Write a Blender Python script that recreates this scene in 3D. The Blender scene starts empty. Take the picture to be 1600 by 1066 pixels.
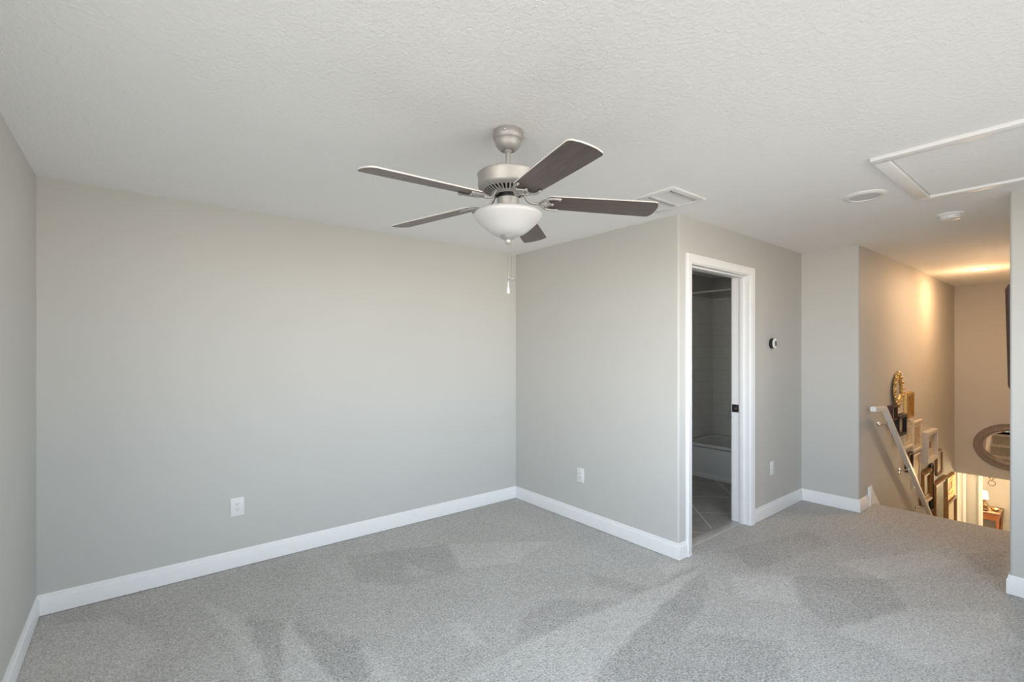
import bpy, bmesh, math, random
from mathutils import Vector, Matrix
from math import sin, cos, pi, radians

random.seed(7)
SC = bpy.context.scene
COL = SC.collection

# ------------------------------------------------------------------ camera, sky, exposure
cam_d = bpy.data.cameras.new('camera')
cam_d.sensor_width = 36.0
cam_d.lens = 738.722 / 1600 * 36.0
cam_d.shift_y = (549.221 - 533.0) / 1600
cam_d.clip_start = 0.05
cam = bpy.data.objects.new('camera', cam_d)
COL.objects.link(cam)
cam.location = (0, 0, 1.4704)
cam.rotation_euler = (pi / 2, 0, -0.67349)
SC.camera = cam

SC.view_settings.view_transform = 'Standard'
SC.view_settings.look = 'None'
SC.view_settings.gamma = 1.0
SC.view_settings.exposure = 0.43
SC.view_settings.use_curve_mapping = False
try:
    SC.cycles.use_denoising = True
    SC.cycles.max_bounces = 14
    SC.cycles.diffuse_bounces = 10
    SC.cycles.sample_clamp_indirect = 6.0
except Exception:
    pass

world = bpy.data.worlds.new('sky')
SC.world = world
world.use_nodes = True
wn, wl = world.node_tree.nodes, world.node_tree.links
wn.clear()
w_out = wn.new('ShaderNodeOutputWorld')
w_bg = wn.new('ShaderNodeBackground')
w_tc = wn.new('ShaderNodeTexCoord')
w_sep = wn.new('ShaderNodeSeparateXYZ')
w_ramp = wn.new('ShaderNodeValToRGB')
w_map = wn.new('ShaderNodeMapRange')
w_map.inputs['From Min'].default_value = -1
w_map.inputs['From Max'].default_value = 1
els = w_ramp.color_ramp.elements
SKY = [(0.00, (0.10, 0.09, 0.08)), (0.32, (0.28, 0.26, 0.23)), (0.42, (0.84, 0.77, 0.68)), (0.488, (1.45, 1.30, 1.12)),      # ground and roofs outside
       (0.512, (1.06, 1.14, 1.22)), (0.60, (0.90, 1.00, 1.12)), (0.70, (0.62, 0.72, 0.84)), (1.00, (0.28, 0.36, 0.48))]       # bright hazy sky
els[0].position, els[0].color = SKY[0][0], (*SKY[0][1], 1)
els[1].position, els[1].color = SKY[-1][0], (*SKY[-1][1], 1)
for p_, c_ in SKY[1:-1]:
    e = els.new(p_); e.color = (*c_, 1)
wl.new(w_tc.outputs['Generated'], w_sep.inputs[0])
wl.new(w_sep.outputs['Z'], w_map.inputs['Value'])
wl.new(w_map.outputs[0], w_ramp.inputs[0])
wl.new(w_ramp.outputs[0], w_bg.inputs['Color'])
wl.new(w_bg.outputs[0], w_out.inputs[0])
w_bg.inputs['Strength'].default_value = 7.0

# ------------------------------------------------------------------ room numbers (metres)
H = 2.44
XL, YA, XB, YC, XD, YE, XF = -0.426, 3.689, 2.993, 1.870, 5.155, 1.396, 9.553
YR, XG, YS = -0.43, 4.14, 0.358          # rear wall, right wall, stair wall on the right
DX0, DX1, DZ = 3.155, 4.053, 2.107       # doorway
EDGE = 5.58                              # top of the stairs
ZL, FL = -0.33, -2.72                    # lower ceiling, lower floor


def portal(loc, rot, sx, sy):
    d = bpy.data.lights.new('window_portal', 'AREA')
    d.shape = 'RECTANGLE'; d.size = sx; d.size_y = sy
    d.cycles.is_portal = True
    o = bpy.data.objects.new('window_portal', d)
    COL.objects.link(o); o.location = loc; o.rotation_euler = rot


WL = (-0.30, 1.45, 0.40, 2.28)            # window in the left wall: y0 y1 z0 z1
WR = (0.35, 3.25, 0.85, 2.20)            # window in the wall behind: x0 x1 z0 z1
portal((XL - 0.06, (WL[0] + WL[1]) / 2, (WL[2] + WL[3]) / 2), (0, -pi / 2, 0), WL[3] - WL[2], WL[1] - WL[0])
portal(((WR[0] + WR[1]) / 2, YR - 0.06, (WR[2] + WR[3]) / 2), (pi / 2, 0, 0), WR[1] - WR[0], WR[3] - WR[2])


# ------------------------------------------------------------------ materials
def new_mat(name):
    m = bpy.data.materials.new(name); m.use_nodes = True
    n, l = m.node_tree.nodes, m.node_tree.links
    return m, n, l, n['Principled BSDF']


def noise(n, l, scale, detail=2.0, vec=None, rough=0.5):
    t = n.new('ShaderNodeTexNoise')
    t.inputs['Scale'].default_value = scale
    t.inputs['Detail'].default_value = detail
    t.inputs['Roughness'].default_value = rough
    if vec is not None: l.new(vec, t.inputs['Vector'])
    return t


def coords(n, l, scale=(1, 1, 1), kind='Object'):
    tc = n.new('ShaderNodeTexCoord'); mp = n.new('ShaderNodeMapping')
    mp.inputs['Scale'].default_value = scale
    l.new(tc.outputs[kind], mp.inputs['Vector'])
    return mp.outputs[0]


def bump(n, l, b, height, strength, dist):
    bp = n.new('ShaderNodeBump')
    bp.inputs['Strength'].default_value = strength
    bp.inputs['Distance'].default_value = dist
    l.new(height, bp.inputs['Height']); l.new(bp.outputs[0], b.inputs['Normal'])
    return bp


def ramp(n, l, fac, stops):
    r = n.new('ShaderNodeValToRGB')
    e = r.color_ramp.elements
    e[0].position, e[0].color = stops[0][0], (*stops[0][1], 1)
    e[1].position, e[1].color = stops[-1][0], (*stops[-1][1], 1)
    for p, c in stops[1:-1]:
        x = e.new(p); x.color = (*c, 1)
    l.new(fac, r.inputs[0])
    return r


def simple(name, col, rough=0.5, metal=0.0, var=0.06, scale=30, bmp=0.0, bscale=200, spec=None):
    m, n, l, b = new_mat(name)
    v = coords(n, l)
    t = noise(n, l, scale, 3, v)
    lo = tuple(c * (1 - var) for c in col); hi = tuple(min(1, c * (1 + var)) for c in col)
    r = ramp(n, l, t.outputs['Fac'], [(0.3, lo), (0.7, hi)])
    l.new(r.outputs[0], b.inputs['Base Color'])
    b.inputs['Roughness'].default_value = rough
    b.inputs['Metallic'].default_value = metal
    if spec is not None: b.inputs['Specular IOR Level'].default_value = spec
    if bmp:
        t2 = noise(n, l, bscale, 3, v)
        bump(n, l, b, t2.outputs['Fac'], bmp, 0.002)
    return m


def paint(name, col, s1, strength, dist, rough=0.6):
    m, n, l, b = new_mat(name)
    v = coords(n, l)
    t = noise(n, l, 1.3, 2, v)
    r = ramp(n, l, t.outputs['Fac'], [(0.3, tuple(c * 0.985 for c in col)), (0.7, tuple(min(1, c * 1.01) for c in col))])
    l.new(r.outputs[0], b.inputs['Base Color'])
    b.inputs['Roughness'].default_value = rough
    b.inputs['Specular IOR Level'].default_value = 0.25
    a = noise(n, l, s1, 3, v, 0.55)
    bump(n, l, b, a.outputs['Fac'], strength, dist)
    return m


def knockdown(name, col):
    m, n, l, b = new_mat(name)
    v = coords(n, l)
    b.inputs['Base Color'].default_value = (*col, 1)
    b.inputs['Roughness'].default_value = 0.75
    b.inputs['Specular IOR Level'].default_value = 0.2
    a = noise(n, l, 55, 3, v, 0.6)
    a.inputs['Distortion'].default_value = 0.6
    r = ramp(n, l, a.outputs['Fac'], [(0.42, (0, 0, 0)), (0.62, (1, 1, 1))])
    bump(n, l, b, r.outputs[0], 0.35, 0.004)
    return m


def carpet_mat():
    m, n, l, b = new_mat('carpet')
    v = coords(n, l)
    at = n.new('ShaderNodeAttribute'); at.attribute_name = 'pile'
    big = noise(n, l, 2.2, 4, v, 0.6)
    mid = noise(n, l, 28, 3, v, 0.6)
    fine = noise(n, l, 95, 3, v, 0.75)
    # tufts
    vor = n.new('ShaderNodeTexVoronoi'); vor.inputs['Scale'].default_value = 120
    l.new(v, vor.inputs['Vector'])
    def math(op, a, bb):
        q = n.new('ShaderNodeMath'); q.operation = op
        for i, s in enumerate((a, bb)):
            if isinstance(s, (int, float)): q.inputs[i].default_value = s
            else: l.new(s, q.inputs[i])
        return q.outputs[0]
    f = math('MULTIPLY', math('SUBTRACT', fine.outputs['Fac'], 0.5), 1.6)
    f = math('ADD', f, math('MULTIPLY', math('SUBTRACT', mid.outputs['Fac'], 0.5), 0.40))
    f = math('ADD', f, math('MULTIPLY', math('SUBTRACT', big.outputs['Fac'], 0.5), 0.20))
    f = math('ADD', f, math('MULTIPLY', at.outputs['Fac'], 0.08))
    f = math('ADD', f, 0.5)
    r = ramp(n, l, f, [(0.10, (0.19, 0.18, 0.17)), (0.5, (0.525, 0.505, 0.48)), (0.9, (0.84, 0.815, 0.785))])
    l.new(r.outputs[0], b.inputs['Base Color'])
    b.inputs['Roughness'].default_value = 0.95
    b.inputs['Specular IOR Level'].default_value = 0.08
    b.inputs['Sheen Weight'].default_value = 0.12
    hgt = math('ADD', math('MULTIPLY', vor.outputs['Distance'], -0.7), fine.outputs['Fac'])
    bump(n, l, b, hgt, 0.8, 0.008)
    return m


def wood(name, c0, c1, axis_scale, rough=0.4):
    m, n, l, b = new_mat(name)
    v = coords(n, l, axis_scale)
    t = noise(n, l, 3.0, 5, v, 0.65); t.inputs['Distortion'].default_value = 0.4
    r = ramp(n, l, t.outputs['Fac'], [(0.25, c0), (0.75, c1)])
    l.new(r.outputs[0], b.inputs['Base Color'])
    b.inputs['Roughness'].default_value = rough
    bump(n, l, b, t.outputs['Fac'], 0.1, 0.001)
    return m


def tile_mat(name, c, grout, bw, bh, mortar, axes, offset=0.5, rot=0.0, loc=(0, 0, 0), rough=0.25, var=0.05, vscale=3):
    m, n, l, b = new_mat(name)
    tc = n.new('ShaderNodeTexCoord'); sp = n.new('ShaderNodeSeparateXYZ'); cb = n.new('ShaderNodeCombineXYZ')
    l.new(tc.outputs['Object'], sp.inputs[0])
    l.new(sp.outputs[axes[0]], cb.inputs[0]); l.new(sp.outputs[axes[1]], cb.inputs[1])
    mp = n.new('ShaderNodeMapping'); mp.inputs['Rotation'].default_value = (0, 0, rot); mp.inputs['Location'].default_value = loc
    l.new(cb.outputs[0], mp.inputs[0])
    br = n.new('ShaderNodeTexBrick')
    br.offset = offset
    br.inputs['Scale'].default_value = 1
    br.inputs['Brick Width'].default_value = bw
    br.inputs['Row Height'].default_value = bh
    br.inputs['Mortar Size'].default_value = mortar
    br.inputs['Mortar Smooth'].default_value = 0.2
    br.inputs['Mortar'].default_value = (*grout, 1)
    t = noise(n, l, vscale, 6, coords(n, l, (1, 1, 1)), 0.65)
    r = ramp(n, l, t.outputs['Fac'], [(0.3, tuple(x * (1 - var) for x in c)), (0.7, tuple(min(1, x * (1 + var)) for x in c))])
    l.new(mp.outputs[0], br.inputs['Vector'])
    l.new(r.outputs[0], br.inputs['Color1']); l.new(r.outputs[0], br.inputs['Color2'])
    l.new(br.outputs['Color'], b.inputs['Base Color'])
    b.inputs['Roughness'].default_value = rough
    inv = n.new('ShaderNodeMath'); inv.operation = 'SUBTRACT'; inv.inputs[0].default_value = 1
    l.new(br.outputs['Fac'], inv.inputs[1])
    bump(n, l, b, inv.outputs[0], 0.4, 0.002)
    return m


def emit_mat(name, col, strength):
    m, n, l, b = new_mat(name)
    t = noise(n, l, 5, 1, coords(n, l))
    r = ramp(n, l, t.outputs['Fac'], [(0.0, tuple(c * .97 for c in col)), (1.0, col)])
    l.new(r.outputs[0], b.inputs['Emission Color'])
    b.inputs['Base Color'].default_value = (*col, 1)
    b.inputs['Emission Strength'].default_value = strength
    return m


def art_mat(name, c0, c1, scale, stretch=(1, 1, 1), lo=0.4, hi=0.6):
    m, n, l, b = new_mat(name)
    v = coords(n, l, stretch)
    t = noise(n, l, scale, 5, v, 0.65); t.inputs['Distortion'].default_value = 0.8
    r = ramp(n, l, t.outputs['Fac'], [(lo, c0), ((lo + hi) / 2, tuple((a + b_) / 2 for a, b_ in zip(c0, c1))), (hi, c1)])
    l.new(r.outputs[0], b.inputs['Base Color'])
    b.inputs['Roughness'].default_value = 0.5
    return m


def gilt(name, c, rough=0.35, bmp=0.5, bscale=120):
    m, n, l, b = new_mat(name)
    v = coords(n, l)
    t = noise(n, l, bscale, 3, v)
    r = ramp(n, l, t.outputs['Fac'], [(0.3, tuple(x * .55 for x in c)), (0.6, c)])
    l.new(r.outputs[0], b.inputs['Base Color'])
    b.inputs['Metallic'].default_value = 0.75
    b.inputs['Roughness'].default_value = rough
    bump(n, l, b, t.outputs['Fac'], bmp, 0.003)
    return m


M = {}
WALLC = (0.555, 0.547, 0.523)
M['wall'] = paint('greige_wall_paint', WALLC, 90, 0.06, 0.004)
M['ceil'] = knockdown('white_knockdown_ceiling', (0.90, 0.90, 0.895))
M['white'] = simple('white_semigloss_paint', (0.85, 0.85, 0.855), 0.35, var=0.01, spec=0.4)
M['railwhite'] = simple('white_rail_paint', (0.78, 0.77, 0.76), 0.35, var=0.01)
M['carpet'] = carpet_mat()
M['bathtile'] = tile_mat('white_ceramic_wall_tile', (0.80, 0.80, 0.77), (0.66, 0.66, 0.63), 0.30, 0.148, 0.003, (1, 2), 0.5, loc=(0.035, 0.10, 0), var=0.015)
M['bathtile_end'] = tile_mat('white_ceramic_wall_tile_end', (0.80, 0.80, 0.77), (0.66, 0.66, 0.63), 0.30, 0.148, 0.003, (0, 2), 0.5, loc=(0.03, 0.10, 0), var=0.015)
M['floortile'] = tile_mat('grey_stone_floor_tile', (0.36, 0.34, 0.32), (0.66, 0.63, 0.59), 0.495, 0.495, 0.007, (0, 1), 0.0, rot=radians(45), loc=(-0.22, -0.03, 0), rough=0.35, var=0.25, vscale=4)
M['marble'] = simple('pale_marble_threshold', (0.50, 0.48, 0.46), 0.3, var=0.12, scale=14)
M['porcelain'] = simple('white_porcelain', (0.72, 0.73, 0.73), 0.12, var=0.01)
M['nickel'] = simple('brushed_nickel', (0.46, 0.45, 0.437), 0.52, 0.65, var=0.05, scale=60)
M['chrome'] = simple('polished_chrome', (0.75, 0.74, 0.72), 0.12, 1.0, var=0.02)
M['darkmetal'] = simple('dark_motor_metal', (0.02, 0.02, 0.02), 0.5, 0.3)
M['black'] = simple('black_cavity', (0.012, 0.012, 0.012), 0.8)
M['blade'] = wood('dark_walnut_blade', (0.045, 0.030, 0.024), (0.130, 0.094, 0.078), (1.0, 30, 30), 0.33)
for _n in M['blade'].node_tree.nodes:
    if _n.type == 'BSDF_PRINCIPLED': _n.inputs['Specular IOR Level'].default_value = 0.6
M['bladeedge'] = simple('pale_blade_edging', (0.62, 0.60, 0.58), 0.4, var=0.02)
M['frosted'] = None
M['plastic'] = simple('white_plastic', (0.78, 0.78, 0.77), 0.35, var=0.01)
M['greyplastic'] = simple('grey_plastic', (0.42, 0.42, 0.43), 0.45, var=0.02)
M['slot'] = simple('dark_slot', (0.05, 0.05, 0.05), 0.7)
M['display'] = simple('grey_display', (0.12, 0.12, 0.12), 0.2)
M['sand'] = simple('light_grey_baffle', (0.60, 0.60, 0.62), 0.5, var=0.02)
M['mirror'] = None

m, n, l, b = new_mat('frosted_white_glass')
t = noise(n, l, 6, 2, coords(n, l))
r = ramp(n, l, t.outputs['Fac'], [(0.3, (0.53, 0.53, 0.53)), (0.7, (0.56, 0.56, 0.56))])
l.new(r.outputs[0], b.inputs['Base Color'])
b.inputs['Roughness'].default_value = 0.35
b.inputs['Subsurface Weight'].default_value = 0.12
b.inputs['Subsurface Radius'].default_value = (0.03, 0.03, 0.03)
M['frosted'] = m

m, n, l, b = new_mat('mirror_glass')
t = noise(n, l, 4, 1, coords(n, l))
r = ramp(n, l, t.outputs['Fac'], [(0.0, (0.86, 0.86, 0.85)), (1.0, (0.9, 0.9, 0.89))])
l.new(r.outputs[0], b.inputs['Base Color'])
b.inputs['Metallic'].default_value = 1.0; b.inputs['Roughness'].default_value = 0.02
M['mirror'] = m

m, n, l, b = new_mat('window_glass')
n.remove(b)
tr = n.new('ShaderNodeBsdfTransparent'); gl = n.new('ShaderNodeBsdfGlossy'); mx = n.new('ShaderNodeMixShader')
gl.inputs['Roughness'].default_value = 0.02; mx.inputs[0].default_value = 0.06
fr = n.new('ShaderNodeTexNoise'); fr.inputs['Scale'].default_value = 2
rr = ramp(n, l, fr.outputs['Fac'], [(0, (0.95, 0.96, 0.96)), (1, (0.97, 0.98, 0.98))])
l.new(rr.outputs[0], tr.inputs[0])
l.new(tr.outputs[0], mx.inputs[1]); l.new(gl.outputs[0], mx.inputs[2])
l.new(mx.outputs[0], n['Material Output'].inputs[0])
M['glass'] = m

M['gold'] = gilt('antique_gold', (0.62, 0.36, 0.11))
M['brightgold'] = gilt('bright_gilt', (0.85, 0.60, 0.25), 0.22, 0.3, 60)
M['woodgold'] = wood('gilded_wood', (0.14, 0.065, 0.02), (0.40, 0.21, 0.065), (2, 20, 2), 0.4)
M['darkbrown'] = wood('dark_brown_wood', (0.05, 0.018, 0.010), (0.09, 0.035, 0.022), (3, 12, 3), 0.4)
M['blackwood'] = simple('black_lacquered_wood', (0.014, 0.010, 0.010), 0.35)
M['cream'] = simple('cream_paper', (0.66, 0.58, 0.46), 0.6, var=0.03)
M['creamframe'] = simple('cream_painted_wood', (0.70, 0.63, 0.52), 0.5, var=0.03)
M['whiteframe'] = simple('whitewashed_wood', (0.60, 0.57, 0.54), 0.5, var=0.05)
M['greywash'] = wood('grey_washed_wood', (0.20, 0.165, 0.145), (0.30, 0.255, 0.23), (4, 30, 4), 0.45)
M['midbrown'] = wood('mid_brown_wood', (0.20, 0.11, 0.06), (0.30, 0.18, 0.10), (3, 20, 3), 0.4)
M['redwood'] = wood('reddish_brown_wood', (0.24, 0.075, 0.03), (0.40, 0.15, 0.06), (3, 20, 3), 0.35)
M['bronze'] = simple('aged_bronze', (0.30, 0.19, 0.08), 0.35, 0.8)
M['sketchgrey'] = art_mat('grey_green_sketch', (0.62, 0.56, 0.42), (0.40, 0.36, 0.25), 22, (1, 1, .6))
M['sketchbrown'] = art_mat('brown_sketch', (0.62, 0.51, 0.35), (0.35, 0.22, 0.11), 24, (1, 1, .5))
M['map'] = art_mat('ochre_map_print', (0.62, 0.50, 0.33), (0.46, 0.33, 0.17), 18)
M['artgreen'] = art_mat('grey_green_landscape', (0.30, 0.26, 0.16), (0.15, 0.18, 0.15), 7)
M['artbrown'] = art_mat('brown_photograph', (0.30, 0.17, 0.08), (0.10, 0.05, 0.03), 9)
M['artpale'] = art_mat('pale_green_print', (0.58, 0.53, 0.42), (0.40, 0.40, 0.33), 12)
M['artbeige'] = art_mat('beige_print', (0.55, 0.44, 0.31), (0.44, 0.33, 0.21), 10)
M['dlight'] = emit_mat('warm_downlight_lens', (1.0, 0.80, 0.50), 14)
M['shade'] = emit_mat('lit_lamp_shade', (1.0, 0.84, 0.55), 3.0)
M['pendantglass'] = emit_mat('lit_pendant_glass', (1.0, 0.80, 0.48), 1.6)


# ------------------------------------------------------------------ mesh helpers
def box(bm, x0, x1, y0, y1, z0, z1, bevel=0.0, seg=2):
    vs = [bm.verts.new((x, y, z)) for x in (x0, x1) for y in (y0, y1) for z in (z0, z1)]
    idx = [(0, 1, 3, 2), (4, 6, 7, 5), (0, 4, 5, 1), (2, 3, 7, 6), (0, 2, 6, 4), (1, 5, 7, 3)]
    fs = [bm.faces.new([vs[i] for i in f]) for f in idx]
    if bevel:
        es = set(e for f in fs for e in f.edges)
        bmesh.ops.bevel(bm, geom=list(es), offset=bevel, segments=seg, profile=0.5, affect='EDGES')
    return bm


def lathe(bm, prof, c=(0, 0, 0), seg=40, cap=True, sx=1.0, sy=1.0):
    rings = []
    for r, z in prof:
        rings.append([bm.verts.new((c[0] + sx * r * cos(2 * pi * i / seg), c[1] + sy * r * sin(2 * pi * i / seg), c[2] + z)) for i in range(seg)])
    for a, b_ in zip(rings, rings[1:]):
        for i in range(seg):
            j = (i + 1) % seg
            bm.faces.new((a[i], a[j], b_[j], b_[i]))
    if cap:
        for rg in (rings[0], rings[-1]):
            bm.faces.new(rg)
    return bm


def tube(bm, pts, rad, seg=10, flat=1.0):
    pts = [Vector(p) for p in pts]
    rads = rad if isinstance(rad, (list, tuple)) else [rad] * len(pts)
    rings = []
    up = Vector((0, 0, 1))
    for i, p in enumerate(pts):
        d = (pts[min(i + 1, len(pts) - 1)] - pts[max(i - 1, 0)]).normalized()
        ref = up if abs(d.dot(up)) < 0.95 else Vector((1, 0, 0))
        s = d.cross(ref).normalized(); u = s.cross(d).normalized()
        rings.append([bm.verts.new(p + (s * cos(2 * pi * k / seg) + u * sin(2 * pi * k / seg) * flat) * rads[i]) for k in range(seg)])
    for a, b_ in zip(rings, rings[1:]):
        for k in range(seg):
            j = (k + 1) % seg
            bm.faces.new((a[k], a[j], b_[j], b_[k]))
    bm.faces.new(rings[0]); bm.faces.new(rings[-1])
    return bm


def smooth_path(pts, n=5):
    P = [Vector(p) for p in pts]; out = []
    for i in range(len(P) - 1):
        a, b_, c, d = P[max(i - 1, 0)], P[i], P[i + 1], P[min(i + 2, len(P) - 1)]
        for k in range(n):
            t = k / n
            out.append(0.5 * ((2 * b_) + (c - a) * t + (2 * a - 5 * b_ + 4 * c - d) * t * t + (3 * b_ - a - 3 * c + d) * t ** 3))
    out.append(P[-1])
    return out


def sphere(bm, c, r, sx=1, sy=1, sz=1, u=14, v=8):
    mt = Matrix.Translation(c) @ Matrix.Diagonal((sx, sy, sz, 1))
    bmesh.ops.create_uvsphere(bm, u_segments=u, v_segments=v, radius=r, matrix=mt)
    return bm


def prism(bm, poly, lo, hi, axis):
    """poly: 2-D points in the two remaining axes (in x,y,z order)"""
    def mk(p, h):
        q = list(p); q.insert(axis, h); return bm.verts.new(q)
    a = [mk(p, lo) for p in poly]; b_ = [mk(p, hi) for p in poly]
    bm.faces.new(a); bm.faces.new(b_)
    k = len(poly)
    for i in range(k):
        j = (i + 1) % k
        bm.faces.new((a[i], a[j], b_[j], b_[i]))
    return bm


def obj(name, bm, mat, parent=None, loc=(0, 0, 0), smooth=True, angle=35):
    bmesh.ops.recalc_face_normals(bm, faces=bm.faces)
    me = bpy.data.meshes.new(name); bm.to_mesh(me); bm.free()
    if isinstance(mat, (list, tuple)):
        for mm in mat: me.materials.append(mm)
    else:
        me.materials.append(mat)
    if smooth:
        for p in me.polygons: p.use_smooth = True
        me.set_sharp_from_angle(angle=radians(angle))
    o = bpy.data.objects.new(name, me); COL.objects.link(o)
    o.location = loc
    if parent: o.parent = parent
    return o


def B(): return bmesh.new()


def struct(name, bm, mat, parent=None, **kw):
    o = obj(name, bm, mat, parent, **kw)
    if parent is None: o['kind'] = 'structure'
    return o


def sempty(name, loc=(0, 0, 0)):
    o = bpy.data.objects.new(name, None); COL.objects.link(o); o.location = loc
    o.empty_display_size = 0.1; o['kind'] = 'structure'
    return o


def tag(o, label, cat, group=None):
    o['label'] = label; o['category'] = cat
    if group: o['group'] = group
    return o


def thing(name, label, cat, loc=(0, 0, 0), rot=(0, 0, 0), group=None):
    o = bpy.data.objects.new(name, None); COL.objects.link(o)
    o.empty_display_size = 0.1
    o.location = loc; o.rotation_euler = rot
    return tag(o, label, cat, group)


def dup(o, parent=None):
    c = o.copy(); COL.objects.link(c)
    if parent: c.parent = parent
    for ch in list(o.children):
        dup(ch, c)
    return c


def round_corner(bm, x, y, r, seg=6):
    """round the vertical edge that stands at x, y"""
    es = [e for e in bm.edges if all(abs(v.co.x - x) < 1e-5 and abs(v.co.y - y) < 1e-5 for v in e.verts)]
    bmesh.ops.bevel(bm, geom=es, offset=r, segments=seg, profile=0.5, affect='EDGES')
    return bm


# ------------------------------------------------------------------ setting: walls, floors, ceilings
T = 0.12
bm = B()
y0, y1, z0, z1 = WL
box(bm, XL - T, XL, YR, y0, 0, H); box(bm, XL - T, XL, y1, YA, 0, H)
box(bm, XL - T, XL, y0, y1, 0, z0); box(bm, XL - T, XL, y0, y1, z1, H)
struct('wall_left', bm, M['wall'])
struct('wall_back', box(B(), XL - T, XB, YA, YA + T, 0, H), M['wall'])
bm = box(B(), XB, XB + T, YC, YA + T, 0, H); round_corner(bm, XB, YC, 0.014)
struct('wall_side', bm, M['wall'])
JB = 0.02
bm = B()
box(bm, XB + T, DX0 - JB, YC, 2.015, 0, H)
box(bm, DX1 + JB, XD, YC, 2.015, 0, H)
box(bm, DX0 - JB, DX1 + JB, YC, 2.015, DZ + JB, H)
struct('wall_doorway', bm, M['wall'])
bm = box(B(), XD, XD + T, YE, 2.015, 0, H); round_corner(bm, XD, YE, 0.014)
struct('wall_hall', bm, M['wall'])
bm = B()
box(bm, XD + T, 10.30, YE, YE + T, FL, H)
struct('wall_stair', bm, M['wall'])
struct('wall_stair_end', box(B(), XF, XF + T, YS, YE, ZL, H), M['wall'])
bm = box(B(), XG, XG + T, YR, YS, 0, H); round_corner(bm, XG, YS, 0.014)
struct('wall_right', bm, M['wall'])
struct('wall_stair_right', box(B(), XG + T, 15.0, YS - T, YS, FL, H), M['wall'])
bm = B()
x0, x1, z0, z1 = WR
box(bm, XL - T, x0, YR - T, YR, 0, H); box(bm, x1, XG + T, YR - T, YR, 0, H)
box(bm, x0, x1, YR - T, YR, 0, z0); box(bm, x0, x1, YR - T, YR, z1, H)
struct('wall_rear', bm, M['wall'])
# bathroom shell
struct('wall_bath_back', box(B(), 5.97, 5.97 + T, YE + T, 3.355, 0, H), M['wall'])
struct('wall_bath_end', box(B(), XB + T, 5.97, 3.235, 3.355, 0, H), M['wall'])
struct('wall_bath_tile', box(B(), 5.958, 5.97, YE + T, 3.235, 0.0, 2.165), M['bathtile'])
struct('wall_bath_tile_end', box(B(), 5.16, 5.958, 3.223, 3.235, 0.0, 2.165), M['bathtile_end'])
# ceilings
VX0, VX1, VY0, VY1 = 2.502, 2.795, 1.612, 1.895     # duct opening of the ceiling vent
bm = B()
gx, gy = (XL - T, VX0, VX1, XF + T), (YR - T, VY0, VY1, YA + T)
g = {(i, j, k): bm.verts.new((gx[i], gy[j], H + 0.12 * k)) for i in range(4) for j in range(4) for k in (0, 1)}
for i in range(3):
    for j in range(3):
        if (i, j) == (1, 1): continue
        for k in (0, 1): bm.faces.new([g[p] for p in ((i, j, k), (i + 1, j, k), (i + 1, j + 1, k), (i, j + 1, k))])
for i in range(3):
    for j in ((0, 3) if i != 1 else (0, 1, 2, 3)): bm.faces.new([g[p] for p in ((i, j, 0), (i + 1, j, 0), (i + 1, j, 1), (i, j, 1))])
    for j in ((0, 3) if i != 1 else (0, 1, 2, 3)): bm.faces.new([g[p] for p in ((j, i, 0), (j, i + 1, 0), (j, i + 1, 1), (j, i, 1))])
struct('ceiling', bm, M['ceil'])
struct('ceiling_lower', box(B(), XF + T, 15.0, YS - T, 3.0, ZL, ZL + 0.12), M['ceil'])

# carpeted floor with its vacuum tracks (pile lying one way or the other)
TRACKS = [
 (1,[(3.00,1.71),(2.40,1.76),(1.62,1.82),(1.09,1.82),(1.59,1.42),(1.77,1.48),(2.27,1.58),(2.97,1.69)]),
 (-1,[(2.97,1.69),(2.27,1.58),(1.77,1.48),(1.59,1.42),(1.78,1.27),(2.17,1.35),(2.71,1.48)]),
 (1,[(3.07,1.56),(3.36,1.28),(3.04,1.11),(2.81,1.33)]),
 (-1,[(2.06,1.34),(2.33,1.31),(2.57,1.00),(2.25,0.89),(1.76,1.29)]),
 (1,[(2.83,1.94),(3.01,1.80),(2.70,1.78)]),
 (-1,[(2.37,2.12),(2.42,1.97),(2.51,1.75),(2.98,1.77),(3.00,1.71),(2.39,1.75),(2.26,2.00)]),
 (-1,[(1.93,2.05),(2.29,1.75),(1.91,1.82),(1.67,1.82),(1.49,1.86),(1.71,2.02)]),
 (1,[(1.05,3.52),(1.05,3.03),(1.01,3.16)]),
 (1,[(0.28,3.40),(0.47,2.96),(0.48,2.31),(0.43,2.34),(0.38,2.90)]),
 (1,[(0.63,2.80),(0.66,2.78),(0.69,2.14),(0.51,2.28)]),
 (1,[(1.47,3.05),(1.55,2.78),(1.39,2.83)]),
 (1,[(1.32,2.21),(1.41,2.16),(1.37,1.92),(1.31,1.96)]),
 (1,[(0.90,2.36),(0.95,1.93),(0.82,2.03)]),
 (-1,[(0.47,2.96),(0.63,2.80),(0.51,2.28),(0.48,2.31)]),
 (-1,[(0.66,2.78),(0.90,2.36),(0.82,2.03),(0.69,2.14)]),
 (1,[(1.87,3.13),(2.52,2.67),(2.05,2.57),(1.72,2.71)]),
 (-1,[(1.18,3.39),(1.87,3.13),(1.72,2.71),(1.35,2.72),(1.11,2.96)]),
 (1,[(3.79,1.18),(4.58,0.81),(4.48,0.63),(3.78,0.89)]),
 (-1,[(4.71,0.64),(5.05,0.45),(4.44,0.42),(4.32,0.54)]),
 (-1,[(3.04,1.11),(3.36,1.28),(3.78,0.89),(3.47,0.70),(2.87,0.90)]),
 (1,[(2.87,0.90),(3.47,0.70),(3.78,0.37),(3.47,0.25),(2.90,0.52)]),
 (-1,[(3.40,1.76),(4.30,1.52),(4.16,1.30),(3.27,1.47)]),
 (1,[(-0.47,3.06),(-0.40,3.55),(-0.08,3.41),(0.10,3.00),(-0.02,2.71)]),
]


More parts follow.
